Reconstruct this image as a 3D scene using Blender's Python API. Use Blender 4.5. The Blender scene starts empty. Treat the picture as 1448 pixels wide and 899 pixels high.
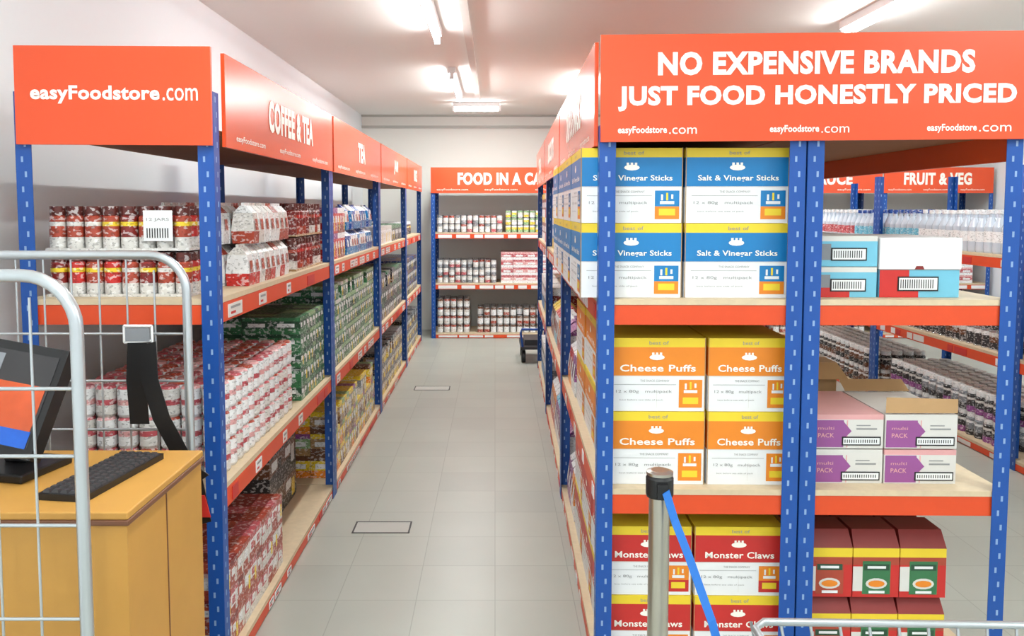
import bpy, math, random
from mathutils import Vector, Matrix
random.seed(7)
S = bpy.context.scene
S.view_settings.view_transform = 'Standard'
S.view_settings.exposure = 0.0

def lin(c):
    c = c/255.0
    return c/12.92 if c <= 0.04045 else ((c+0.055)/1.055)**2.4
MATS = {}; PR = set()
def M(name, rgb, rough=0.5, metal=0.0, var=0.06, scale=12.0, emit=0.0, bump=0.0, printed=False):
    m = bpy.data.materials.new(name); m.use_nodes = True
    nt = m.node_tree; b = nt.nodes['Principled BSDF']
    col = tuple(lin(v) for v in rgb)
    b.inputs['Roughness'].default_value = rough
    b.inputs['Metallic'].default_value = metal
    tc = nt.nodes.new('ShaderNodeTexCoord'); nz = nt.nodes.new('ShaderNodeTexNoise')
    nz.inputs['Scale'].default_value = scale; nz.inputs['Detail'].default_value = 3
    nt.links.new(tc.outputs['Object'], nz.inputs['Vector'])
    mx = nt.nodes.new('ShaderNodeMix'); mx.data_type = 'RGBA'
    mx.inputs[6].default_value = tuple(v*(1-var) for v in col)+(1,)
    mx.inputs[7].default_value = tuple(min(1, v*(1+var)) for v in col)+(1,)
    nt.links.new(nz.outputs['Fac'], mx.inputs[0])
    out = mx.outputs[2]
    if printed:
        # packaging artwork: blotches of pale and dark ink
        for (sc, lo, hi, tint, amt, off) in ((62, .56, .60, tuple(.75+.25*v for v in col), .55, 0), (85, .60, .63, tuple(.25*v for v in col), .5, 7)):
            mp = nt.nodes.new('ShaderNodeMapping'); mp.inputs['Location'].default_value = (off, off, off); mp.inputs['Scale'].default_value = (1, 1, 1.5)
            n2 = nt.nodes.new('ShaderNodeTexNoise'); n2.inputs['Scale'].default_value = sc; n2.inputs['Detail'].default_value = 1
            r = nt.nodes.new('ShaderNodeMapRange'); r.inputs['From Min'].default_value = lo; r.inputs['From Max'].default_value = hi; r.inputs['To Max'].default_value = amt
            nt.links.new(tc.outputs['Object'], mp.inputs[0]); nt.links.new(mp.outputs[0], n2.inputs['Vector']); nt.links.new(n2.outputs['Fac'], r.inputs[0])
            m2 = nt.nodes.new('ShaderNodeMix'); m2.data_type = 'RGBA'; m2.inputs[7].default_value = tint+(1,)
            nt.links.new(r.outputs[0], m2.inputs[0]); nt.links.new(out, m2.inputs[6]); out = m2.outputs[2]
    nt.links.new(out, b.inputs['Base Color'])
    if emit:
        b.inputs['Emission Color'].default_value = col+(1,)
        b.inputs['Emission Strength'].default_value = emit
    MATS[name] = m
    return m
def MP(name, rgb, rough=.45):
    M(name, rgb, rough); M(name+'_p', rgb, .35, printed=True); PR.add(name)

M('orange', (222, 78, 34), 0.42, var=0.04, scale=3)
M('orange_gloss', (226, 84, 42), 0.22, var=0.04, scale=3)
M('orange_beam', (218, 74, 30), 0.45)
M('rack_blue', (18, 76, 156), 0.4)
M('slot_pale', (138, 166, 206), 0.5)
M('deck_board', (212, 192, 160), 0.6, var=0.12, scale=40)
M('deck_under', (140, 84, 50), 0.7, var=0.15, scale=25)
MP('white', (238, 239, 240), 0.45)
M('sign_white', (255, 250, 240), 0.45, var=0.01)
MP('offwhite', (220, 217, 212), 0.5)
M('greytxt', (150, 150, 150), 0.6)
MP('yellow', (238, 208, 50))
MP('blue', (18, 122, 186))
MP('dblue', (30, 76, 158))
MP('cyan', (116, 190, 216))
MP('corange', (234, 136, 34))
MP('red', (198, 44, 40))
MP('rust', (172, 70, 50))
MP('dred', (132, 38, 34))
MP('maroon', (96, 40, 34))
MP('pink', (224, 166, 166))
MP('rose', (188, 84, 92))
MP('green', (56, 116, 74))
MP('dgreen', (38, 76, 54))
MP('lgreen', (140, 178, 124))
MP('purple', (150, 82, 146))
MP('brown', (112, 72, 50))
MP('cardboard', (176, 140, 96), 0.7)
M('wood', (194, 144, 68), 0.5, var=0.1, scale=8)
MP('black', (24, 24, 26), 0.4)
MP('dark', (54, 52, 54), 0.5)
MP('grey', (134, 138, 144), 0.5)
M('silver', (205, 208, 212), 0.25, metal=0.9)
M('steel', (200, 196, 186), 0.28, metal=1.0)
M('wire', (198, 204, 208), 0.3, metal=0.75)
M('belt', (20, 104, 190), 0.6)
M('clear', (196, 206, 218), 0.15, var=0.1)
M('ceil', (250, 252, 249), 0.9, var=0.01, scale=1.5)
M('wallp', (240, 244, 247), 0.85, var=0.02, scale=1.2)
M('backp', (240, 240, 234), 0.85, var=0.02, scale=1.2)
M('trimg', (186, 186, 180), 0.6)
M('tubeglow', (255, 255, 255), 0.5, emit=44.0)
M('screen', (190, 80, 40), 0.2, var=0.3, scale=18, emit=0.15)
M('screenb', (30, 90, 190), 0.2, var=0.3, scale=18, emit=0.15)

_tc = {}
def text_geo(s, bold):
    k = (s, bold)
    if k in _tc: return _tc[k]
    c = bpy.data.curves.new('t', 'FONT'); c.body = s; c.offset = bold; c.resolution_u = 3
    c.space_character = 1.0+bold*1.8
    o = bpy.data.objects.new('t', c); S.collection.objects.link(o)
    bpy.context.view_layer.update()
    me = bpy.data.meshes.new_from_object(o.evaluated_get(bpy.context.evaluated_depsgraph_get()))
    vs = [v.co.copy() for v in me.vertices]; fs = [tuple(p.vertices) for p in me.polygons]
    bpy.data.objects.remove(o); bpy.data.curves.remove(c); bpy.data.meshes.remove(me)
    x0 = min(v.x for v in vs); x1 = max(v.x for v in vs); y0 = min(v.y for v in vs); y1 = max(v.y for v in vs)
    vs = [((v.x-x0)/(x1-x0), (v.y-y0)/(y1-y0)) for v in vs]
    _tc[k] = (vs, fs); return _tc[k]

class MB:
    def __init__(s, pm=False): s.v = []; s.f = []; s.m = []; s.sm = []; s.mats = []; s.pm = pm
    def mi(s, n):
        if s.pm and n in PR: n = n+'_p'
        if n not in s.mats: s.mats.append(n)
        return s.mats.index(n)
    def add(s, vs, fs, mat, smooth=False):
        b = len(s.v); s.v.extend([tuple(v) for v in vs]); k = s.mi(mat)
        for f in fs: s.f.append(tuple(b+i for i in f)); s.m.append(k); s.sm.append(smooth)
    def box(s, x0, x1, y0, y1, z0, z1, mat):
        s.add([(x0,y0,z0),(x1,y0,z0),(x1,y1,z0),(x0,y1,z0),(x0,y0,z1),(x1,y0,z1),(x1,y1,z1),(x0,y1,z1)],
              [(3,2,1,0),(4,5,6,7),(0,1,5,4),(1,2,6,5),(2,3,7,6),(3,0,4,7)], mat)
    def frus(s, x0, x1, y0, y1, z0, z1, ix, iy, mat):
        s.add([(x0,y0,z0),(x1,y0,z0),(x1,y1,z0),(x0,y1,z0),(x0+ix,y0+iy,z1),(x1-ix,y0+iy,z1),(x1-ix,y1-iy,z1),(x0+ix,y1-iy,z1)],
              [(3,2,1,0),(4,5,6,7),(0,1,5,4),(1,2,6,5),(2,3,7,6),(3,0,4,7)], mat)
    def lathe(s, cx, cy, prof, mats, n=10):
        cs = [(math.cos(2*math.pi*i/n), math.sin(2*math.pi*i/n)) for i in range(n)]
        for j in range(len(prof)-1):
            (r0, z0), (r1, z1) = prof[j], prof[j+1]
            vs = [(cx+r0*c, cy+r0*d, z0) for c, d in cs]+[(cx+r1*c, cy+r1*d, z1) for c, d in cs]
            s.add(vs, [(i, (i+1) % n, n+(i+1) % n, n+i) for i in range(n)], mats[j], True)
        for (r, z), mt, fl in ((prof[0], mats[0], True), (prof[-1], mats[-1], False)):
            idx = tuple(range(n)); idx = idx[::-1] if fl else idx
            s.add([(cx+r*c, cy+r*d, z) for c, d in cs], [idx], mt)
    def path(s, pts, r, mat, n=8, closed=False):
        pts = [Vector(p) for p in pts]; N = len(pts); rings = []
        up = None
        for i, p in enumerate(pts):
            a = pts[(i-1) % N] if (closed or i > 0) else p
            b = pts[(i+1) % N] if (closed or i < N-1) else p
            t = (b-a).normalized()
            if up is None:
                up = Vector((0,0,1)) if abs(t.z) < .9 else Vector((1,0,0))
            u = (up-t*up.dot(t)).normalized(); up = u; w = t.cross(u)
            rings.append([p+u*r*math.cos(2*math.pi*k/n)+w*r*math.sin(2*math.pi*k/n) for k in range(n)])
        vs = [v for R in rings for v in R]; fs = []
        for i in range(N if closed else N-1):
            for k in range(n):
                a = i*n; b = ((i+1) % N)*n
                fs.append((a+k, a+(k+1) % n, b+(k+1) % n, b+k))
        s.add(vs, fs, mat, True)
        if not closed:
            s.add(rings[0], [tuple(range(n))[::-1]], mat); s.add(rings[-1], [tuple(range(n))], mat)
    def ribbon(s, pts, w, mat, t=0.002):
        w = Vector(w); pts = [Vector(p) for p in pts]
        nrm = Vector((0, -t, 0))
        for a, b in zip(pts[:-1], pts[1:]):
            s.add([a-w, a+w, b+w, b-w, a-w+nrm, a+w+nrm, b+w+nrm, b-w+nrm],
                  [(0,1,2,3),(7,6,5,4),(0,4,5,1),(1,5,6,2),(2,6,7,3),(3,7,4,0)], mat)
    def text(s, body, o, u, v, w, h, mat, bold=0.0):
        vs, fs = text_geo(body, bold); o = Vector(o); u = Vector(u); v = Vector(v)
        s.add([o+u*(a*w)+v*(b*h) for a, b in vs], fs, mat)
    def build(s, name, parent=None, loc=None, bevel=0):
        me = bpy.data.meshes.new(name); me.from_pydata(s.v, [], s.f)
        for n in s.mats: me.materials.append(MATS[n])
        me.polygons.foreach_set('material_index', s.m); me.polygons.foreach_set('use_smooth', s.sm)
        me.update(); o = bpy.data.objects.new(name, me); S.collection.objects.link(o)
        if parent: o.parent = parent
        if bevel:
            md = o.modifiers.new('bev', 'BEVEL'); md.width = bevel; md.segments = 2; md.limit_method = 'ANGLE'
        return o
def empty(name):
    e = bpy.data.objects.new(name, None); S.collection.objects.link(e); return e
X = Vector((1,0,0)); Y = Vector((0,1,0)); Z = Vector((0,0,1))
RR = []
class Cap:
    def __enter__(s): s.b = set(o.name for o in bpy.data.objects)
    def __exit__(s, *a):
        for o in bpy.data.objects:
            if o.name not in s.b and o.parent is None: RR.append(o)

# ================= ROOM
CEIL = 2.66; XL = -1.64; XR = 5.8; YB = 10.12; YF = -2.5
def slab(name, a, mat):
    mb = MB(); mb.box(*a, mat); return mb.build(name)
floor = slab('floor', (XL-.1, XR+.1, YF, YB+.1, -.1, 0), 'white')
slab('ceiling', (XL-.1, XR+.1, YF, YB+.1, CEIL, CEIL+.1), 'ceil')
slab('wall_left', (XL-.1, XL, YF, YB+.1, 0, CEIL), 'wallp')
slab('wall_back', (XL, XR, YB, YB+.1, 0, CEIL), 'backp')
slab('wall_right', (XR, XR+.1, YF, YB+.1, 0, CEIL), 'wallp')
mb = MB(); mb.box(XL, XR, YB-.03, YB, CEIL-.16, CEIL-.13, 'trimg'); mb.box(XL, XR, YB-.05, YB, CEIL-.02, CEIL, 'trimg'); mb.build('trim_1')
mb = MB(); mb.box(XL, XL+.012, YF, YB, 0, .09, 'trimg'); mb.build('baseboard_left')
fm = bpy.data.materials.new('vinyl_tiles'); fm.use_nodes = True; nt = fm.node_tree; b = nt.nodes['Principled BSDF']
tc = nt.nodes.new('ShaderNodeTexCoord'); br = nt.nodes.new('ShaderNodeTexBrick'); br.offset = 0.0
br.inputs['Scale'].default_value = 1.0; br.inputs['Brick Width'].default_value = .305; br.inputs['Row Height'].default_value = .305
br.inputs['Mortar Size'].default_value = .0025; br.inputs['Mortar Smooth'].default_value = .6
br.inputs['Color1'].default_value = (lin(184), lin(187), lin(177), 1); br.inputs['Color2'].default_value = (lin(177), lin(180), lin(171), 1)
br.inputs['Mortar'].default_value = (lin(158), lin(160), lin(151), 1)
nz = nt.nodes.new('ShaderNodeTexNoise'); nz.inputs['Scale'].default_value = 2.5; nz.inputs['Detail'].default_value = 5
mx = nt.nodes.new('ShaderNodeMix'); mx.data_type = 'RGBA'; mx.blend_type = 'MULTIPLY'; mx.inputs[0].default_value = 1
rp = nt.nodes.new('ShaderNodeValToRGB'); rp.color_ramp.elements[0].color = (.84,.84,.84,1); rp.color_ramp.elements[1].color = (1,1,1,1)
nt.links.new(tc.outputs['Object'], br.inputs['Vector']); nt.links.new(tc.outputs['Object'], nz.inputs['Vector'])
nt.links.new(nz.outputs['Fac'], rp.inputs[0]); nt.links.new(br.outputs['Color'], mx.inputs[6]); nt.links.new(rp.outputs[0], mx.inputs[7])
nt.links.new(mx.outputs[2], b.inputs['Base Color']); b.inputs['Roughness'].default_value = .36
floor.data.materials.clear(); floor.data.materials.append(fm)

def hatch(x0, x1, y0, y1):
    mb = MB(); t = .008
    mb.box(x0, x1, y0, y0+t, 0, .002, 'dark'); mb.box(x0, x1, y1-t, y1, 0, .002, 'dark')
    mb.box(x0, x0+t, y0, y1, 0, .002, 'dark'); mb.box(x1-t, x1, y0, y1, 0, .002, 'dark')
    mb.box(x0+t, x1-t, y0+t, y1-t, 0, .0012, 'trimg')
    mb.build('floor_access_cover')
hatch(-.67, -.40, 3.70, 3.84); hatch(-.68, -.38, 6.7, 6.85)

# ================= RACKS
W = .048
def upright(mb, x, y, sx, sy, h):
    t = .002
    xa, xb = sorted((x, x+sx*W)); ya, yb = sorted((y, y+sy*W))
    mb.box(xa, xb, y-t/2, y+t/2, 0, h, 'rack_blue')
    mb.box(x-t/2, x+t/2, ya, yb, 0, h, 'rack_blue')
    z = .03; i = 0
    while z < h-.03:
        o = .005 if i % 2 else -.005
        cx = x+sx*W*.5; cy = y+sy*W*.5
        mb.box(cx-.0032+o, cx+.0032+o, y-.0016, y+.0016, z, z+.017, 'slot_pale')
        mb.box(x-.0016, x+.0016, cy-.0032+o, cy+.0032+o, z, z+.017, 'slot_pale')
        z += .045; i += 1
    mb.box(xa, xb, ya, yb, 0, .004, 'black')
DECKS = (.06, .645, 1.235)
def rack_y(x0, x1, ys, h, decks=DECKS, top=True, tickets='+x', beam='orange_beam'):
    E = empty('boltless_shelving_rack')
    mb = MB(); n = len(ys)
    for i, y in enumerate(ys):
        sy = 1 if i == 0 else -1
        upright(mb, x0, y, 1, sy, h); upright(mb, x1, y, -1, sy, h)
        if 0 < i < n-1:
            upright(mb, x0, y+.004, 1, 1, h); upright(mb, x1, y+.004, -1, 1, h)
    mb.build('uprights', E)
    mb = MB(); dk = MB(); tk = MB()
    for z in decks:
        for i in range(n-1):
            a, c = ys[i]+.006, ys[i+1]-.006
            for xx in (x0+.003, x1-.003-.014):
                mb.box(xx, xx+.014, a, c, z-.078, z-.018, beam) if z > .1 else mb.box(xx, xx+.014, a, c, max(.004, z-.055), z-.018, beam)
            zb = z-.078 if z > .1 else .005
            mb.box(x0+.02, x1-.02, a, a+.014, zb, z-.018, beam); mb.box(x0+.02, x1-.02, c-.014, c, zb, z-.018, beam)
            dk.box(x0+.004, x1-.004, a-.002, c+.002, z-.017, z, 'deck_board')
            yy = a+.1
            while yy < c-.15:
                w = random.choice((.06, .07, .09, .14))
                col = random.choice(('white', 'offwhite', 'offwhite', 'red'))
                hh = (z-.07, z-.028) if z > .1 else (z-.05, z-.024)
                if '+x' in tickets: tk.box(x1-.0028, x1-.0004, yy, yy+w, hh[0], hh[1], col)
                if '-x' in tickets: tk.box(x0+.0004, x0+.0028, yy, yy+w, hh[0], hh[1], col)
                if col != 'red':
                    for (q, v, mt) in ((.15, .62, 'greytxt'), (.15, .2, 'red')):
                        zz = hh[0]+(hh[1]-hh[0])*v
                        if '+x' in tickets: tk.box(x1-.0028, x1-.0001, yy+w*q, yy+w*(.85 if v > .5 else .5), zz, zz+.008, mt)
                yy += w+random.choice((.02, .1, .2, .3))
    if top:
        for i in range(n-1):
            a, c = ys[i]+.006, ys[i+1]-.006
            dk.box(x0+.004, x1-.004, a, c, 1.735, 1.75, 'deck_under')
    mb.build('beams', E); dk.build('deck_boards', E); tk.build('price_tickets', E)
    return E
LX0, LX1 = -1.44, -.845
LY = [2.46, 4.2, 5.96, 7.72, 9.3]
rack_y(LX0, LX1, LY, 1.86, tickets='+x')
AX0, AX1 = .315, .93
BX0, BX1 = .937, 1.572
RY = [2.46, 4.2, 5.96, 7.7]
with Cap():
    rack_y(AX0, AX1, RY, 1.76, tickets='-x')
    rack_y(BX0, BX1, RY, 1.76, tickets='+x')
CX0, CX1 = 3.0, 3.6
rack_y(CX0, CX1, [2.9, 4.65, 6.4, 8.15], 1.76, top=False, tickets='-x')

def rack_x(x0, x1, y0, y1, h):
    E = empty('boltless_shelving_rack'); mb = MB()
    for x, sx in ((x0, 1), (x1, -1)):
        upright(mb, x, y0, sx, 1, h); upright(mb, x, y1, sx, -1, h)
    mb.build('uprights', E); mb = MB(); dk = MB(); tk = MB()
    for z in DECKS:
        zb = z-.07 if z > .1 else .005
        for yy in (y0+.003, y1-.017): mb.box(x0+.006, x1-.006, yy, yy+.014, zb, z-.018, 'orange_beam')
        for xx in (x0+.006, x1-.02): mb.box(xx, xx+.014, y0+.02, y1-.02, zb, z-.018, 'orange_beam')
        dk.box(x0+.004, x1-.004, y0+.004, y1-.004, z-.017, z, 'deck_board')
        xx = x0+.08
        while xx < x1-.2:
            w = random.choice((.1, .16, .22)); tk.box(xx, xx+w, y0+.0004, y0+.0028, zb+.008, z-.024, 'white')
            xx += w+random.choice((.02, .05, .16))
    dk.box(x0+.004, x1-.004, y0+.004, y1-.004, 1.735, 1.75, 'deck_under')
    mb.build('beams', E); dk.build('deck_boards', E); tk.build('price_tickets', E)
EY = 9.42
exs = [-.74, 1.0, 2.74, 4.48]
for a in exs: rack_x(a, a+1.73 if a < 4 else XR-.05, EY, EY+.6, 1.8)

# ================= HEADER SIGNS
def sign_front(x0, x1, y, z0, z1, texts, name='header_sign', rot=0):
    mb = MB(); w = x1-x0; h = z1-z0
    mb.box(-w/2, w/2, -.012, 0, -h/2, h/2, 'orange')
    for (s, u0, u1, v0, v1, bold) in texts:
        mb.text(s, (-w/2+u0*w, -.0135, h/2-v1*h), X, Z, (u1-u0)*w, (v1-v0)*h, 'sign_white', bold)
    o = mb.build(name); o.location = ((x0+x1)/2, y, (z0+z1)/2); o.rotation_euler = (0, -rot, 0); return o
with Cap():
    sign_front(.314, 1.578, 2.452, 1.712, 2.026, [
    ('NO EXPENSIVE BRANDS', .133, .867, .165, .385, .045),
    ('JUST FOOD HONESTLY PRICED', .04, .965, .48, .715, .045),
    ('easyFoodstore', .04, .155, .855, .94, .028), ('.com', .16, .225, .87, .93, 0),
    ('easyFoodstore', .395, .51, .855, .94, .028), ('.com', .515, .58, .87, .93, 0),
    ('easyFoodstore', .76, .875, .855, .94, .028), ('.com', .88, .955, .87, .93, 0)], rot=math.radians(.35))
sign_front(-1.425, -.843, 2.452, 1.70, 1.99, [('easyFoodstore', .08, .74, .40, .585, .034), ('.com', .755, .935, .42, .55, 0.005)], rot=math.radians(-.3))
for i, a in enumerate(exs):
    T = ['FOOD IN A CAN', 'FOOD IN A CAN', 'SOUP & SAUCE', 'FRUIT & VEG'][i]
    x1 = a+1.72 if a < 4 else XR-.06
    sign_front(a, x1, EY-.003, 1.69, 1.985, [(T, .18, .80, .2, .68, .045), ('easyFoodstore.com', .04, .25, .82, .92, .0), ('easyFoodstore.com', .36, .58, .82, .92, .0), ('easyFoodstore.com', .7, .92, .82, .92, .0)])
def sign_side(x, y0, y1, z0, z1, text, d):
    mb = MB(); w = y1-y0; h = z1-z0
    mb.box(x if d > 0 else x-.012, x+.012 if d > 0 else x, y0, y1, z0, z1, 'orange_gloss')
    xo = x+.0135*d; u = Y*d
    def T(s, u0, u1, v0, v1, bold):
        st = y0+u0*w if d > 0 else y1-u0*w
        mb.text(s, (xo, st, z1-v1*h), u, Z, (u1-u0)*w, (v1-v0)*h, 'sign_white', bold)
    L = min(.44, .045*len(text)+.02)
    if text: T(text, .51-L/2, .51+L/2, .26, .68, .05)
    for k in (.06, .38, .72): T('easyFoodstore.com', k, k+.2, .84, .93, .01)
    mb.build('header_sign')
for i, t in enumerate(('COFFEE & TEA', 'TEA', 'JAM', 'RICE')):
    sign_side(LX1+.003, LY[i]+(.07 if i == 0 else .02), LY[i+1]-.02, 1.70, 1.985, t, 1)
with Cap():
    for i, t in enumerate(('CRISPS & SNACKS', 'BISCUITS', 'CEREAL')):
        sign_side(AX0-.003, RY[i]+.03, RY[i+1]-.02, 1.70, 2.01, t, -1)
        sign_side(BX1+.003, RY[i]+.03, RY[i+1]-.02, 1.655, 1.96, t, 1)

# ================= PRODUCTS
def carton(mb, x0, x1, y0, y1, z0, z1, c, icon, title, faces='-y-x', big=False):
    h = z1-z0; w = x1-x0; g = .0015
    x0 += g; x1 -= g; y0 += g; y1 -= g; z1 -= g
    mb.box(x0, x1, y0, y1, z0, z0+.48*h, 'white')
    mb.box(x0, x1, y0, y1, z0+.48*h, z0+.87*h, c)
    mb.box(x0, x1, y0, y1, z0+.87*h, z1, 'yellow')
    def deco(o, u, L, n):
        def pl(a, b, v0, v1, mat, e=.001):
            p = o+u*(a*L); q = o+u*(b*L); nn = n*e
            mb.add([p+Z*v0*h+nn, q+Z*v0*h+nn, q+Z*v1*h+nn, p+Z*v1*h+nn], [(0, 1, 2, 3)], mat)
        pl(.73, .97, .22, .43, c if c == 'blue' else icon); pl(.73, .97, .05, .22, 'corange' if c != 'red' else 'red')
        pl(.78, .92, .25, .29, 'white', .0015); pl(.77, .93, .1, .19, 'yellow', .0015)
        pl(.79, .81, .3, .38, 'white', .0015); pl(.84, .86, .3, .4, 'yellow', .0015); pl(.89, .91, .32, .38, 'white', .0015)
        pl(0, 1, .475, .485, 'offwhite'); pl(.0, .008, 0, 1, 'cardboard', .0012); pl(.992, 1, 0, 1, 'cardboard', .0012)
        pl(.06, .7, .36, .365, 'greytxt'); pl(.5, .503, .05, .3, 'offwhite')
        mb.text('THE SNACK COMPANY', o+u*(.33*L)+Z*(.40*h)+n*.0012, u, Z, .3*L, .03*h, 'greytxt', 0)
        mb.text('12 x 80g   multipack', o+u*(.08*L)+Z*(.24*h)+n*.0012, u, Z, .58*L, .05*h, 'greytxt', 0)
        mb.text('best before see side of pack', o+u*(.12*L)+Z*(.14*h)+n*.0012, u, Z, .45*L, .025*h, 'greytxt', 0)
        mb.text(title, o+u*(.12*L)+Z*(.54*h)+n*.0015, u, Z, .78*L, .095*h, 'sign_white', .02)
        mb.text('best of', o+u*(.42*L)+Z*(.905*h)+n*.0012, u, Z, .2*L, .05*h, 'greytxt', 0)
        cc = o+u*(.5*L)+Z*(.735*h)+n*.0015
        pts = [cc+u*(.024*math.cos(t))+Z*(.009*math.sin(t)) for t in [k*math.pi/6 for k in range(12)]]
        mb.add(pts, [tuple(range(12))], 'sign_white')
        for k in (-1, 0, 1): pl(.5+k*.04-.012, .5+k*.04+.012, .765, .80, 'sign_white', .0015)
    if '-y' in faces: deco(Vector((x0, y0, z0)), X, x1-x0, -Y)
    if '-x' in faces: deco(Vector((x0, y1, z0)), -Y, y1-y0, -X)

def carton_stack(name, xs, y0, dep, ny, z0, h, nz, c, icon, title):
    for (xa, xb) in [(xs[i], xs[i+1]) for i in range(len(xs)-1)]:
        mb = MB()
        for j in range(ny):
            for k in range(nz):
                jx = random.uniform(-.003, .003) if j else 0
                f = ('-y' if j == 0 else '')+('-x' if xa == xs[0] else '')
                carton(mb, xa+jx, xb+jx-.006, y0+j*dep+(.004 if k else 0), y0+(j+1)*dep-.002, z0+k*h, z0+(k+1)*h, c, icon, title, f)
        mb.build(name)
with Cap():
    carton_stack('snack_carton_stack', [.262, .583, .908], 2.51, .385, 4, 1.2355, .231, 2, 'blue', 'blue', 'Salt & Vinegar Sticks')
    carton_stack('snack_carton_stack', [.352, .663, .925], 2.51, .385, 3, .6455, .232, 2, 'corange', 'corange', 'Cheese Puffs')
    carton_stack('snack_carton_stack', [.345, .63, .918], 2.51, .385, 3, .0605, .224, 2, 'red', 'corange', 'Monster Claws')

def it_pack(mb, x, y, z, w, d, h, P, F):
    a, b2, c = P
    mb.box(x, x+w, y, y+d, z, z+h*.34, c); mb.box(x, x+w, y, y+d, z+h*.34, z+h*.78, a); mb.box(x, x+w, y, y+d, z+h*.78, z+h, b2)
    e = .001
    lab = 'white' if a != 'white' else b2
    if '-y' in F: mb.box(x+w*.2, x+w*.8, y-e, y, z+h*.42, z+h*.64, lab)
    if '+x' in F:
        mb.box(x+w, x+w+e, y+d*.15, y+d*.55, z+h*.42, z+h*.68, lab); mb.box(x+w, x+w+e, y+d*.62, y+d*.85, z+h*.1, z+h*.6, random.choice(('yellow', 'offwhite', c)))
    if '-x' in F: mb.box(x-e, x, y+d*.2, y+d*.8, z+h*.42, z+h*.64, lab)
def it_bag(mb, x, y, z, w, d, h, P, F):
    a, b2, c = P
    mb.frus(x+.004, x+w-.004, y+.004, y+d-.004, z, z+h*.3, -.003, -.003, c)
    mb.frus(x+.001, x+w-.001, y+.001, y+d-.001, z+h*.3, z+h*.75, w*.08, d*.08, a)
    mb.frus(x+w*.08, x+w*.92, y+d*.08, y+d*.92, z+h*.75, z+h*.93, w*.3, d*.02, b2)
    mb.box(x+w*.44, x+w*.56, y+d*.1, y+d*.9, z+h*.93, z+h, b2)
    lab = 'rust' if a in ('white', 'offwhite') else 'white'
    if '+x' in F: mb.add([(x+w+.001, y+d*.25, z+h*.33), (x+w+.001, y+d*.75, z+h*.33), (x+w*.955+.001, y+d*.72, z+h*.6), (x+w*.955+.001, y+d*.28, z+h*.6)], [(0,1,2,3)], lab)
    if '-x' in F: mb.add([(x-.001, y+d*.25, z+h*.33), (x-.001, y+d*.75, z+h*.33), (x+w*.045-.001, y+d*.72, z+h*.6), (x+w*.045-.001, y+d*.28, z+h*.6)], [(0,1,2,3)], lab)
def it_jar(mb, x, y, z, w, d, h, P, F):
    a, b2, c = P; r = min(w, d)*.48; cx = x+w/2; cy = y+d/2
    lid = 'maroon' if a in ('red', 'dred', 'maroon', 'rust') else 'white'
    mb.lathe(cx, cy, [(r*.95, z), (r, z+h*.04), (r, z+h*.26), (r, z+h*.52), (r, z+h*.62), (r, z+h*.72), (r*.82, z+h*.77), (r*.9, z+h*.78), (r*.9, z+h*.99)], [c, c, a, b2, a, a, lid, lid], 10)
def it_can(mb, x, y, z, w, d, h, P, F):
    a, b2, c = P; r = min(w, d)*.48; cx = x+w/2; cy = y+d/2
    mb.lathe(cx, cy, [(r, z), (r, z+h*.06), (r*.97, z+h*.07), (r*.97, z+h*.4), (r*.97, z+h*.7), (r*.97, z+h*.93), (r, z+h*.94), (r, z+h)], ['silver', 'silver', c, a, b2, 'silver', 'silver'], 9)
def it_roll(mb, x, y, z, w, d, h, P, F):
    a, b2, c = P; r = min(w, d)*.49; cx = x+w/2; cy = y+d/2
    mb.lathe(cx, cy, [(r*.8, z), (r, z+h*.1), (r, z+h*.4), (r, z+h*.58), (r, z+h*.78), (r, z+h*.92), (r*.8, z+h)], [c, c, a, c, c, b2], 8)
def it_bottle(mb, x, y, z, w, d, h, P, F):
    a, b2, c = P; r = min(w, d)*.47; cx = x+w/2; cy = y+d/2
    mb.lathe(cx, cy, [(r*.9, z), (r, z+h*.04), (r, z+h*.25), (r, z+h*.5), (r, z+h*.6), (r*.35, z+h*.82), (r*.32, z+h*.9), (r*.42, z+h*.91), (r*.42, z+h)], [a, a, b2, a, a, a, c, c], 10)
def fill(name, item, x0, x1, y0, y1, z0, dims, nz, pal, F='', gap=.002, mode='run', jit=.0, tray=None, right=False):
    mb = MB(True); w, d, h = dims
    nx = max(1, int((x1-x0+.001)/(w+gap))); ny = max(1, int((y1-y0+.001)/(d+gap)))
    if right: x0 = x1-nx*(w+gap)
    for k in range(nz):
        zk = z0+.0005+k*(h+(.012 if tray else .0005))
        if tray: mb.box(x0, x0+nx*(w+gap), y0, y0+ny*(d+gap), zk, zk+.008, tray); zk += .008
        for j in range(ny):
            for i in range(nx):
                if mode == 'run': P = pal[(j*len(pal)//ny) % len(pal)]
                elif mode == 'rand': P = random.choice(pal)
                elif mode == 'layer': P = pal[k % len(pal)]
                else: P = pal[(i*len(pal)//nx) % len(pal)]
                if jit and k == nz-1 and random.random() < jit: continue
                item(mb, x0+i*(w+gap)+random.uniform(0, .001), y0+j*(d+gap)+random.uniform(0, .001), zk, w, d, h*(1 if tray or nz > 1 else random.uniform(.97, 1)), P, F)
    return mb.build(name)
D0, D1, D2 = DECKS[0], DECKS[1], DECKS[2]
LF = '+x-y'; LE = -.872
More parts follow.
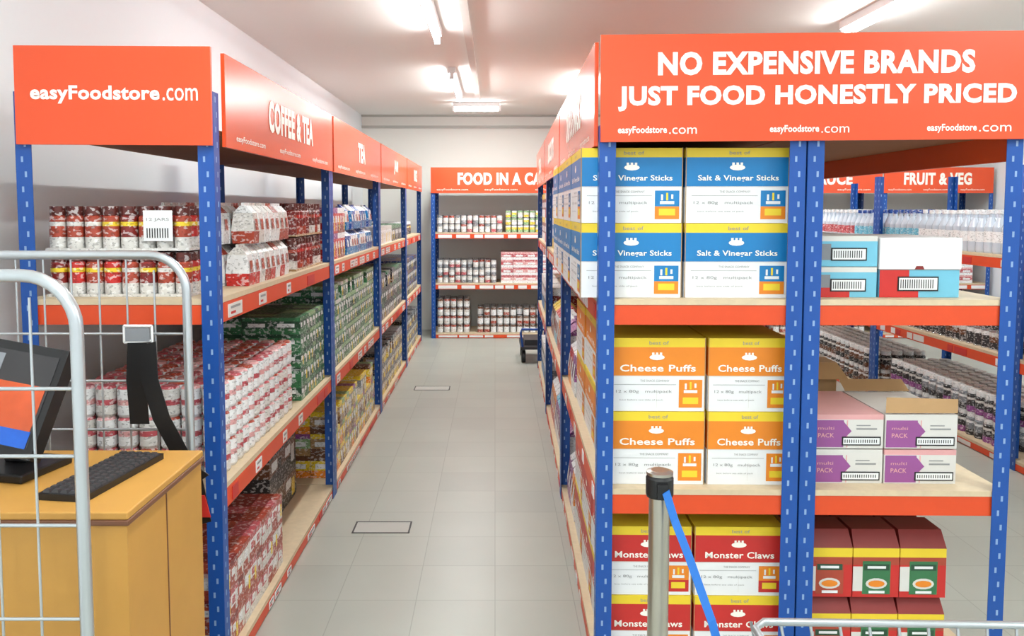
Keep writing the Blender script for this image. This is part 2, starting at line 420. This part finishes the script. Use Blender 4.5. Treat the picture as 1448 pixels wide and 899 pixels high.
# ---- left row top tier
o = fill('coffee_jar_tray', it_jar, LX0+.04, -.9, 2.53, 2.86, D2, (.054, .054, .132), 2, [('rust', 'yellow', 'offwhite'), ('red', 'yellow', 'offwhite'), ('dred', 'yellow', 'offwhite'), ('rust', 'offwhite', 'offwhite')], mode='rand', tray='offwhite')
mb = MB(); mb.box(-1.09, -1.0, 2.5225, 2.5255, D2+.175, D2+.27, 'white')
for k in range(9): mb.box(-1.08+k*.008, -1.077+k*.008, 2.5215, 2.5225, D2+.185, D2+.215, 'black')
mb.text('12 JARS', (-1.08, 2.522, D2+.235), X, Z, .07, .012, 'greytxt', 0); mb.build('tray_barcode_label', o)
fill('coffee_bag_row', it_bag, LX0+.2, LE, 2.88, 3.52, D2, (.085, .07, .148), 2, [('white', 'offwhite', 'white'), ('white', 'offwhite', 'red'), ('offwhite', 'white', 'rust'), ('white', 'offwhite', 'offwhite'), ('white', 'rust', 'white')], LF, mode='rand', jit=.12, right=True)
fill('coffee_jar_tray', it_jar, LX0+.05, LE, 3.56, 4.1, D2, (.058, .058, .14), 2, [('dred', 'red', 'rust'), ('maroon', 'rust', 'offwhite'), ('dred', 'rust', 'dred')], mode='rand', tray='cardboard', right=True)
fill('tea_box_row', it_pack, LX0+.05, LE, 4.3, 4.75, D2, (.12, .07, .14), 2, [('red', 'purple', 'red'), ('red', 'white', 'dred')], LF, mode='run', right=True)
fill('tea_box_row', it_bag, LX0+.05, LE, 4.8, 5.8, D2, (.1, .08, .15), 2, [('dblue', 'white', 'blue'), ('blue', 'white', 'dblue'), ('white', 'dblue', 'blue')], LF, mode='rand', jit=.2, right=True)
fill('tea_box_row', it_pack, LX0+.05, LE, 6.05, 7.6, D2, (.12, .1, .14), 1, [('white', 'offwhite', 'white'), ('dark', 'green', 'dark')], LF, right=True)
fill('jam_jar_row', it_jar, LX0+.05, LE, 7.8, 9.1, D2, (.075, .075, .14), 1, [('dark', 'white', 'brown'), ('brown', 'yellow', 'dark')], mode='rand')
# ---- mid tier
fill('long_life_drink_stack', it_roll, LX0+.04, LE, 2.54, 3.55, D1, (.066, .066, .1), 3, [('pink', 'rose', 'white'), ('rose', 'rose', 'offwhite'), ('pink', 'rust', 'white'), ('rose', 'pink', 'white')], mode='rand', right=True)
fill('tea_carton_stack', it_pack, LX0+.05, LE, 3.62, 4.12, D1, (.13, .06, .075), 5, [('green', 'dgreen', 'green'), ('green', 'lgreen', 'dgreen'), ('dgreen', 'green', 'green')], LF, mode='rand', right=True)
fill('tea_carton_stack', it_pack, LX0+.05, LE, 4.3, 5.85, D1, (.13, .07, .09), 5, [('green', 'lgreen', 'dgreen'), ('green', 'offwhite', 'green'), ('dgreen', 'lgreen', 'green')], LF, mode='rand', jit=.3, right=True)
fill('tea_carton_stack', it_pack, LX0+.05, LE, 6.05, 7.6, D1, (.13, .1, .12), 3, [('dgreen', 'dark', 'dgreen'), ('dark', 'green', 'dark'), ('black', 'dark', 'brown')], LF, mode='rand', jit=.3, right=True)
fill('drink_carton_stack', it_pack, LX0+.05, LE, 7.8, 9.1, D1, (.13, .1, .12), 3, [('dark', 'dblue', 'dark'), ('black', 'brown', 'dark')], LF, mode='rand', right=True)
# ---- bottom tier
fill('sugar_packet_stack', it_pack, LX0+.04, LE, 2.54, 3.28, D0, (.085, .07, .095), 3, [('offwhite', 'rust', 'rust'), ('rose', 'rust', 'offwhite'), ('rust', 'dred', 'rust'), ('white', 'rose', 'rust')], LF, mode='rand', right=True)
fill('storage_crate_stack', it_pack, LX0+.04, -1.0, 3.6, 4.12, D0, (.38, .24, .17), 2, [('dark', 'black', 'dark'), ('brown', 'dark', 'dark')], LF, mode='rand')
fill('biscuit_packet_stack', it_pack, LX0+.3, LE, 4.3, 5.85, D0, (.12, .07, .12), 3, [('yellow', 'lgreen', 'cardboard'), ('yellow', 'brown', 'corange'), ('lgreen', 'purple', 'cardboard'), ('grey', 'yellow', 'offwhite'), ('cardboard', 'yellow', 'brown')], LF, mode='rand', jit=.2, right=True)
fill('biscuit_packet_stack', it_pack, LX0+.05, LE, 6.05, 7.6, D0, (.12, .07, .12), 3, [('dark', 'grey', 'brown'), ('cardboard', 'dark', 'yellow')], LF, mode='rand', jit=.2, right=True)
fill('biscuit_packet_stack', it_pack, LX0+.05, LE, 7.8, 9.1, D0, (.12, .07, .12), 3, [('dark', 'grey', 'brown'), ('dgreen', 'dark', 'yellow')], LF, mode='rand', jit=.2, right=True)

RF = '-x-y'
def blabel(mb, x0, x1, y, z0, z1):
    mb.box(x0, x1, y-.0015, y, z0, z1, 'black'); e = .004
    mb.box(x0+e, x1-e, y-.0025, y-.0015, z0+e, z1-e, 'white')
    n = int((x1-x0)/.007)
    for k in range(n-2): mb.box(x0+.008+k*.007, x0+.0105+k*.007, y-.003, y-.0025, z0+.009, z1-.009, 'black')
with Cap():
    fill('crisp_carton_stack', it_pack, .345, .9, 4.3, 5.8, D2, (.27, .2, .21), 2, [('white', 'cyan', 'white'), ('blue', 'white', 'yellow')], RF)
    fill('crisp_carton_stack', it_pack, .345, .9, 6.05, 7.5, D2, (.27, .2, .2), 2, [('rust', 'white', 'red'), ('dred', 'yellow', 'white')], RF)
    fill('crisp_bag_row', it_bag, .34, .9, 3.68, 4.1, D1, (.18, .1, .24), 1, [('purple', 'white', 'white'), ('red', 'white', 'corange')], RF)
    fill('crisp_bag_row', it_bag, .34, .9, 4.3, 5.8, D1, (.18, .12, .25), 1, [('white', 'purple', 'white'), ('corange', 'white', 'red'), ('white', 'red', 'cyan'), ('brown', 'yellow', 'dred')], RF)
    fill('cereal_box_row', it_pack, .34, .9, 6.05, 7.5, D1, (.18, .12, .28), 1, [('dred', 'white', 'yellow'), ('grey', 'white', 'blue')], RF)
    fill('crisp_bag_row', it_bag, .34, .9, 3.68, 4.1, D0, (.18, .1, .26), 1, [('corange', 'white', 'white'), ('purple', 'white', 'purple')], RF)
    fill('crisp_bag_row', it_bag, .34, .9, 4.3, 5.8, D0, (.18, .12, .3), 1, [('white', 'purple', 'white'), ('purple', 'cyan', 'white'), ('corange', 'white', 'red')], RF)
    fill('cereal_box_row', it_pack, .34, .9, 6.05, 7.5, D0, (.18, .12, .3), 1, [('grey', 'white', 'dark'), ('dark', 'white', 'blue')], RF)

    mb = MB()
    for j in range(2):
        for k in range(2):
            x0, x1 = .99, 1.183; y0 = 2.53+j*.34; z0 = D2+.0005+k*.096; y1 = y0+.335
            mb.box(x0, x1, y0, y1, z0, z0+.078, 'cyan'); mb.box(x0, x1, y0, y1, z0+.078, z0+.094, 'offwhite')
            if j == 0:
                mb.box(x0, x0+.05, y0-.001, y0, z0+.02, z0+.07, 'grey'); blabel(mb, x0+.05, x0+.16, y0-.001, z0+.018, z0+.058)
                if k == 0: mb.box(x0, x0+.11, y0-.0015, y0, z0, z0+.03, 'red')
    mb.build('drink_carton_stack')
    mb = MB(); x0, x1, y0, y1 = 1.192, 1.437, 2.53, 2.9; z0 = D2+.0005
    mb.box(x0, x1, y0, y1, z0, z0+.085, 'cyan'); mb.box(x0, x0+.09, y0-.0015, y0, z0, z0+.085, 'red'); mb.box(x0+.09, x0+.12, y0-.0015, y0, z0, z0+.03, 'red')
    blabel(mb, x0+.055, x0+.18, y0-.002, z0+.02, z0+.065)
    mb.box(x0-.003, x1+.003, y0-.004, y1+.003, z0+.088, z0+.185, 'white'); mb.box(x0, x1, y0, y1, z0+.085, z0+.088, 'greytxt')
    mb.add([(x0+.105, y0-.0045, z0+.088), (x0+.135, y0-.0045, z0+.088), (x0+.13, y0-.0045, z0+.098), (x0+.11, y0-.0045, z0+.098)], [(0,1,2,3)], 'dred')
    mb.build('lidded_shoebox_carton')
    mb = MB()
    for i in range(2):
        for k in range(2):
            x0 = .995+i*.23; x1 = x0+.224; y0 = 2.53; y1 = 2.86; z0 = D1+.0005+k*.112; h = .108
            mb.box(x0, x1, y0, y1, z0, z0+h-.016, 'offwhite'); mb.box(x0, x1, y0, y1, z0+h-.016, z0+h, 'pink' if (i+k) % 2 else 'offwhite')
            mb.box(x0+.003, x0+.1, y0-.0012, y0, z0+.004, z0+h-.018, 'purple')
            mb.add([(x0+.1, y0-.0012, z0+.03), (x0+.125, y0-.0012, z0+.055), (x0+.1, y0-.0012, z0+.085)], [(0,1,2)], 'purple')
            mb.text('multi', (x0+.02, y0-.002, z0+.06), X, Z, .05, .01, 'pink', 0); mb.text('PACK', (x0+.02, y0-.002, z0+.035), X, Z, .05, .014, 'pink', .01)
            blabel(mb, x0+.095, x1-.008, y0-.001, z0+.01, z0+.038)
            mb.box(x0+.14, x1-.02, y0-.001, y0, z0+.06, z0+.065, 'greytxt'); mb.box(x0+.14, x1-.04, y0-.001, y0, z0+.072, z0+.075, 'greytxt')
            mb.box(x0+.11, x0+.113, y0-.001, y0, z0+.003, z0+h-.018, 'pink')
    x0 = .995+.23; z0 = D1+.226
    mb.add([(x0, 2.53, z0), (x0+.224, 2.53, z0), (x0+.235, 2.55, z0+.04), (x0+.01, 2.55, z0+.045)], [(0,1,2,3)], 'cardboard')
    mb.add([(x0, 2.84, z0), (x0+.224, 2.84, z0), (x0+.224, 2.90, z0+.03), (x0, 2.90, z0+.03)], [(0,1,2,3)], 'cardboard')
    mb.build('multipack_carton_stack')
    mb = MB(); mb.box(.995, 1.25, 2.98, 3.35, D1+.0005, D1+.30, 'cardboard'); mb.box(.99, 1.255, 3.1, 3.16, D1+.30, D1+.301, 'offwhite')
    mb.add([(.995,2.98,D1+.30),(1.25,2.98,D1+.30),(1.27,2.92,D1+.25),(1.0,2.92,D1+.25)], [(0,1,2,3)], 'cardboard'); mb.build('cardboard_box')
    mb = MB()
    for j in range(3):
        for k in range(2):
            for i in range(3):
                x0 = .99+i*.148; x1 = x0+.145; y0 = 2.53+j*.17; y1 = y0+.165; z0 = D0+.0005+k*.215; h = .21
                mb.box(x0, x1, y0, y1, z0, z0+h*.5, 'red'); mb.box(x0, x1, y0, y1, z0+h*.5, z0+h*.62, 'rust'); mb.box(x0, x1, y0, y1, z0+h*.62, z0+h*.76, 'yellow')
                mb.frus(x0, x1, y0, y1, z0+h*.76, z0+h, .004, .03, 'dred')
                if j: continue
                c = 'green' if i else 'rust'
                mb.box(x0+.03, x0+.118, y0-.001, y0, z0+.01, z0+h*.56, c); mb.box(x0, x0+.03, y0-.0012, y0, z0+.02, z0+.1, 'offwhite')
                mb.box(x0+.034, x0+.114, y0-.0014, y0, z0+.088, z0+.108, 'dgreen'); mb.box(x0+.045, x0+.103, y0-.0018, y0, z0+.094, z0+.102, 'white')
                cc = Vector((x0+.074, y0-.002, z0+.045))
                for (rx, rz, mt, e) in ((.034, .018, 'offwhite', 0), (.026, .011, 'corange', .0008)):
                    pts = [cc+Vector((rx*math.cos(t), -e, rz*math.sin(t))) for t in [q*math.pi/7 for q in range(14)]]
                    mb.add(pts, [tuple(range(14))], mt)
                mb.box(x0+.05, x0+.1, y0-.0035, y0-.002, z0+.014, z0+.022, 'white')
    mb.build('soup_multipack_stack')

# ---- row C
fill('water_bottle_row', it_bottle, CX0+.04, CX1-.06, 4.75, 8.0, D2, (.085, .085, .27), 1, [('clear', 'white', 'white'), ('clear', 'cyan', 'dblue'), ('clear', 'rose', 'white')], mode='run')
fill('water_bottle_row', it_bottle, CX0+.04, CX1-.06, 3.1, 4.5, D2, (.085, .085, .27), 1, [('clear', 'grey', 'dark')])
fill('sauce_bottle_row', it_bottle, CX0+.04, CX1-.06, 3.0, 4.5, D1, (.08, .08, .24), 1, [('dark', 'rust', 'white'), ('brown', 'white', 'red')])
fill('sauce_bottle_row', it_can, CX0+.04, CX1-.06, 4.75, 6.3, D1, (.08, .08, .115), 2, [('dark', 'white', 'dark'), ('brown', 'offwhite', 'dark')], mode='rand')
fill('sauce_bottle_row', it_jar, CX0+.04, CX1-.06, 6.5, 8.0, D1, (.08, .08, .13), 2, [('white', 'red', 'brown'), ('rust', 'white', 'white')], mode='rand')
fill('pickle_jar_row', it_jar, CX0+.04, CX1-.06, 3.0, 4.5, D0, (.09, .09, .15), 2, [('dark', 'brown', 'dark'), ('grey', 'white', 'dark')], mode='rand')
fill('pickle_jar_row', it_jar, CX0+.04, CX1-.06, 4.75, 6.3, D0, (.09, .09, .15), 2, [('grey', 'white', 'dark'), ('dark', 'offwhite', 'purple')], mode='rand')
fill('pickle_jar_row', it_jar, CX0+.04, CX1-.06, 6.5, 8.0, D0, (.09, .09, .15), 2, [('brown', 'white', 'dark'), ('dark', 'offwhite', 'brown')], mode='rand')

# ---- end racks
cp1 = [('white', 'rust', 'offwhite'), ('offwhite', 'grey', 'white'), ('white', 'offwhite', 'grey'), ('offwhite', 'white', 'rose')]
cp2 = [('pink', 'rose', 'white'), ('rose', 'pink', 'white')]
cp3 = [('offwhite', 'lgreen', 'yellow'), ('yellow', 'white', 'lgreen'), ('offwhite', 'lgreen', 'white')]
for n, a in enumerate(exs):
    e = (a+1.68 if a < 4 else XR-.1)
    y0 = EY+.04; y1 = EY+.5
    fill('canned_food_row', it_can, a+.06, a+.84, y0, y1, D2, (.068, .068, .1), 2, cp1, mode='rand')
    fill('canned_food_row', it_can, a+.86, e, y0, y1, D2, (.068, .068, .085), 3, cp3, mode='rand')
    fill('canned_food_row', it_can, a+.06, a+.78, y0, y1, D1, (.068, .068, .09), 3, cp1, mode='rand', jit=.25)
    fill('canned_food_carton', it_pack, a+.81, e, y0, y1, D1, (.14, .2, .09), 4, cp2, '-y', mode='rand')
    fill('canned_food_row', it_can, a+.06, a+.5, y0, y1, D0, (.075, .075, .1), 4, [('white', 'rust', 'offwhite'), ('offwhite', 'brown', 'white')], mode='rand', jit=.1)
    fill('canned_food_row', it_can, a+.53, e, y0, y1, D0, (.075, .075, .1), 3, [('offwhite', 'brown', 'rust'), ('white', 'brown', 'white')], mode='rand', jit=.1)

# ================= ROLL CAGE + COUNTER
def arcp(cx, cz, r, a0, a1, y, n=8):
    return [(cx+r*math.cos(math.radians(a0+(a1-a0)*i/n)), y, cz+r*math.sin(math.radians(a0+(a1-a0)*i/n))) for i in range(n+1)]
E = empty('roll_cage_trolley')
CXL = -1.56; TOP = 1.385
def panel(y, xr, nm):
    mb = MB(); r = .0125; R = .1
    pts = [(CXL, y, .17)]+[(CXL, y, .7)]+arcp(CXL+R, TOP-R, R, 180, 90, y)+arcp(xr-R, TOP-R, R, 90, 0, y)+[(xr, y, .7), (xr, y, .17)]
    mb.path(pts, r, 'wire', 10)
    for z in (1.17, 1.04, .905, .72, .60, .40, .2): mb.path([(CXL, y, z), (xr, y, z)], .0038, 'wire', 6)
    x = xr-.09
    while x > CXL+.03:
        mb.path([(x, y+.005, .18), (x, y+.005, TOP-(.0 if x < xr-R else .03)-.012)], .003, 'wire', 6); x -= .075
    mb.build(nm, E)
panel(1.52, -.788, 'front_side_panel'); panel(2.2, -.838, 'rear_side_panel')
mb = MB()
for z in (.3, .6, .9, 1.17): mb.path([(CXL, 1.52, z), (CXL, 2.2, z)], .004, 'wire', 6)
for k in range(6): mb.path([(CXL, 1.6+k*.1, .17), (CXL, 1.6+k*.1, 1.2)], .003, 'wire', 6)
mb.build('end_panel', E)
def wheel(mb, x, y, r, t, mat):
    b0 = len(mb.v); mb.lathe(0, 0, [(r-.006, -t), (r, -t+.006), (r, t-.006), (r-.006, t)], [mat]*3, 14)
    for q in range(b0, len(mb.v)):
        vx, vy, vz = mb.v[q]; mb.v[q] = (x+vz, y+vx, r+.001+vy)
mb = MB(); mb.box(CXL-.01, -.76, 1.5, 2.22, .15, .185, 'wire')
for (x, y) in ((CXL+.08, 1.58), (-.86, 1.58), (CXL+.08, 2.14), (-.86, 2.14)):
    mb.box(x-.02, x+.02, y-.02, y+.02, .1, .15, 'silver'); wheel(mb, x, y, .055, .016, 'black')
mb.build('wheeled_base', E)
mb = MB()
mb.ribbon([(-.963, 2.17, 1.15), (-.967, 2.165, 1.05), (-.96, 2.165, .93)], (.026, 0, 0), 'black')
mb.ribbon([(-.93, 2.16, 1.15), (-.925, 2.155, 1.05), (-.895, 2.15, .95), (-.85, 2.15, .86), (-.815, 2.15, .80), (-.80, 2.15, .72), (-.79, 2.15, .66)], (.022, 0, .006), 'black', .003)
mb.ribbon([(-.87, 2.148, .83), (-.80, 2.148, .775)], (.03, 0, .02), 'black', .003)
mb.ribbon([(-.80, 2.145, .74), (-.785, 2.145, .68)], (.018, 0, 0), 'red', .003)
for (a, b2) in (((-1.0, 1.15), (-.925, 1.155)), ((-1.0, 1.195), (-.925, 1.195))): mb.path([(a[0], 2.175, a[1]), (b2[0], 2.175, b2[1])], .004, 'white', 6)
for x in (-1.0, -.925): mb.path([(x, 2.175, 1.15), (x, 2.175, 1.195)], .004, 'white', 6)
mb.box(-.995, -.93, 2.17, 2.174, 1.155, 1.19, 'grey')
mb.build('luggage_strap', E)

CE = empty('wooden_checkout_counter')
mb = MB()
mb.box(-1.5, -.745, 1.605, 2.02, .186, .872, 'wood'); mb.build('body', CE)
mb = MB(); mb.box(-1.505, -.74, 1.6, 2.025, .884, .9, 'wood'); mb.box(-1.507, -.738, 1.598, 2.027, .872, .884, 'brown'); mb.build('top', CE, bevel=.003)
mb = MB(); mb.box(-1.12, -1.117, 1.603, 1.605, .186, .872, 'brown'); mb.box(-.80, -.765, 1.602, 1.605, .505, .512, 'brown'); mb.box(-.745, -.743, 1.80, 1.803, .186, .872, 'brown'); mb.build('seams', CE)
mb = MB(); mb.box(-.055, .055, -.15, .15, 0, .014, 'black')
for i in range(5):
    for j in range(14): mb.frus(-.049+i*.020, -.032+i*.020, -.143+j*.0205, -.126+j*.0205, .014, .02, .003, .003, 'dark')
kb = mb.build('computer_keyboard'); kb.location = (-.885, 1.81, .9005); kb.rotation_euler = (0, 0, math.radians(-8))
T = empty('touchscreen_till'); T.location = (-1.12, 1.86, .9005); T.rotation_euler = (0, 0, math.radians(-12))
mb = MB(); mb.box(-.09, .09, -.08, .08, 0, .02, 'black'); mb.box(-.03, .03, .0, .04, .02, .16, 'black'); mb.build('stand', T, bevel=.004)
mb = MB(); mb.box(-.135, .135, -.018, .018, -.13, .12, 'black'); mb.box(-.118, .118, -.0195, -.018, -.11, .10, 'dark')
mb.box(-.10, .112, -.0205, -.0195, -.08, .03, 'screen'); mb.box(-.06, .115, -.021, -.0205, -.108, -.07, 'screenb'); mb.box(-.11, -.02, -.0205, -.0195, .035, .09, 'grey')
o = mb.build('display', T, bevel=.004); o.location = (0, -.02, .185); o.rotation_euler = (math.radians(-24), math.radians(7), 0)
mb = MB(); mb.frus(-.03, .05, -.03, .03, 0, .1, .01, .01, 'black'); mb.box(-.02, .045, -.032, -.029, .03, .08, 'white')
o = mb.build('card_reader', None, bevel=.004); o.location = (-1.22, 1.67, .9005); o.rotation_euler = (0,0,.3)

# ================= QUEUE BARRIER POST
E = empty('queue_barrier_post')
px, py = .372, 1.80
mb = MB(); mb.lathe(px, py, [(.165, 0), (.165, .012), (.14, .025), (.03, .04)], ['steel', 'steel', 'steel'], 32); mb.build('base', E)
mb = MB(); mb.lathe(px, py, [(.0235, .035), (.0235, .865)], ['steel'], 24); mb.build('pole', E)
mb = MB(); mb.lathe(px, py, [(.029, .862), (.031, .868), (.031, .905), (.027, .912)], ['black']*3, 24)
mb.lathe(px, py, [(.03, .9125), (.03, .919), (.02, .923)], ['steel', 'steel'], 24)
mb.box(px-.012, px+.012, py-.038, py-.028, .868, .90, 'black'); mb.build('belt_head', E)
mb = MB()
P = [(.378, 1.762, .885), (.393, 1.74, .83), (.416, 1.70, .765), (.448, 1.63, .66), (.49, 1.56, .48), (.53, 1.5, .22), (.55, 1.47, .04), (.6, 1.45, .005), (.8, 1.46, .005)]
mb.ribbon(P, (.0075, 0, .005), 'belt', .004); mb.box(.795, .83, 1.45, 1.475, .0, .012, 'black')
mb.build('blue_belt', E)

# ================= SHOPPING TROLLEY (bottom right)
E = empty('wire_shopping_trolley')
mb = MB(); zt = .882; xa, xb, ya, yb = .39, 1.02, .45, 1.2
mb.path([(xa, ya, zt), (xa, yb-.02, zt), (xa+.02, yb, zt), (xb-.02, yb, zt-.008), (xb, yb-.02, zt), (xb, ya, zt)], .006, 'wire', 8, closed=True)
zb = .5; i = .07
mb.path([(xa+i, ya+i, zb), (xa+i, yb-i, zb), (xb-i, yb-i, zb), (xb-i, ya+i, zb)], .005, 'wire', 6, closed=True)
def L(a, b, t): return a+(b-a)*t
for k in range(15):
    t = k/14
    mb.path([(L(xa,xb,t), yb, zt), (L(xa+i,xb-i,t), yb-i, zb)], .0025, 'wire', 5); mb.path([(L(xa,xb,t), ya, zt), (L(xa+i,xb-i,t), ya+i, zb)], .0025, 'wire', 5)
    mb.path([(xa, L(ya,yb,t), zt), (xa+i, L(ya+i,yb-i,t), zb)], .0025, 'wire', 5); mb.path([(xb, L(ya,yb,t), zt), (xb-i, L(ya+i,yb-i,t), zb)], .0025, 'wire', 5)
    mb.path([(L(xa+i,xb-i,t), ya+i, zb), (L(xa+i,xb-i,t), yb-i, zb)], .0025, 'wire', 5)
mb.build('basket', E)
mb = MB()
for x in (xa+.08, xb-.08):
    mb.path([(x, ya+.1, zb), (x, ya+.05, .13), (x, yb-.1, .13)], .012, 'wire', 8)
    for y in (ya+.08, yb-.12):
        mb.box(x-.012, x+.012, y-.012, y+.012, .09, .13, 'silver'); wheel(mb, x, y, .05, .012, 'dark')
mb.build('chassis', E)

# ================= PLATFORM TROLLEY at aisle end
E = empty('platform_trolley')
mb = MB(); mb.box(.25, .49, 7.85, 8.4, .14, .165, 'dark'); mb.path([(.27, 7.87, .165), (.25, 7.84, .3), (.26, 7.84, .34), (.48, 7.84, .34), (.48, 7.87, .165)], .012, 'dblue', 8)
mb.box(.29, .46, 7.95, 8.3, .166, .22, 'dark')
for x in (.28, .46):
    for y in (7.93, 8.32):
        mb.box(x-.015, x+.015, y-.02, y+.02, .1, .14, 'dark'); wheel(mb, x, y, .062, .02, 'black')
mb.build('deck_and_wheels', E)

# ================= LIGHTS
def batten(x, y, L_, along='y', pw=19):
    E = empty('fluorescent_batten_light'); E.location = (x, y, CEIL)
    if along == 'x': E.rotation_euler = (0, 0, math.pi/2)
    mb = MB(); mb.box(-.03, .03, -L_/2, L_/2, -.05, -.001, 'white')
    for s in (-1, 1): mb.box(-.018, .018, s*(L_/2)-.012, s*(L_/2)+.012, -.10, -.04, 'white')
    mb.build('housing', E, bevel=.003)
    mb = MB(); mb.path([(0, -L_/2+.015, -.082), (0, L_/2-.015, -.082)], .016, 'tubeglow', 12); mb.build('tube', E)
    ld = bpy.data.lights.new('tube_light', 'AREA'); ld.shape = 'RECTANGLE'; ld.size = .05; ld.size_y = L_; ld.energy = pw; ld.color = (.93, 1, .98)
    lo = bpy.data.objects.new('tube_light', ld); S.collection.objects.link(lo); lo.parent = E; lo.location = (0, 0, -.105)
for (x, y, a) in ((-.37, 4.6, 'y'), (-.35, 7.4, 'y'), (-.2, 8.9, 'x'), (.84, 7.6, 'y'), (-.35, 1.4, 'y'), (2.15, 4.4, 'y'), (2.2, 7.4, 'y'), (2.2, 1.2, 'y'), (4.4, 5, 'y'), (4.4, 8, 'y'), (4.4, 2, 'y'), (.9, -.8, 'y'), (-.4, -1.2, 'y')):
    batten(x, y, 1.4 if a == 'y' else .5, a)
mb = MB(); mb.box(-.2, -.15, 1, 8.6, CEIL-.03, CEIL, 'offwhite'); mb.build('electrical_conduit')

w = bpy.data.worlds.new('World'); S.world = w; w.use_nodes = True
w.node_tree.nodes['Background'].inputs[0].default_value = (.93, .98, 1, 1); w.node_tree.nodes['Background'].inputs[1].default_value = 1.25

# right gondola stands very slightly skewed
piv = Matrix.Translation((.315, 2.46, 0)); RM = piv @ Matrix.Rotation(math.radians(-1.0), 4, 'Z') @ piv.inverted()
bpy.context.view_layer.update()
for o in RR: o.matrix_world = RM @ o.matrix_world

# ================= CAMERA
cd = bpy.data.cameras.new('camera'); cam = bpy.data.objects.new('camera', cd); S.collection.objects.link(cam)
cd.sensor_width = 36; cd.lens = 36*1150/1448
cam.location = (0, 0, 1.51); cam.rotation_euler = (math.radians(90-3.9), 0, 0)
cd.shift_x = 24/1448; cd.shift_y = -76/1448; cd.clip_start = .05
S.camera = cam
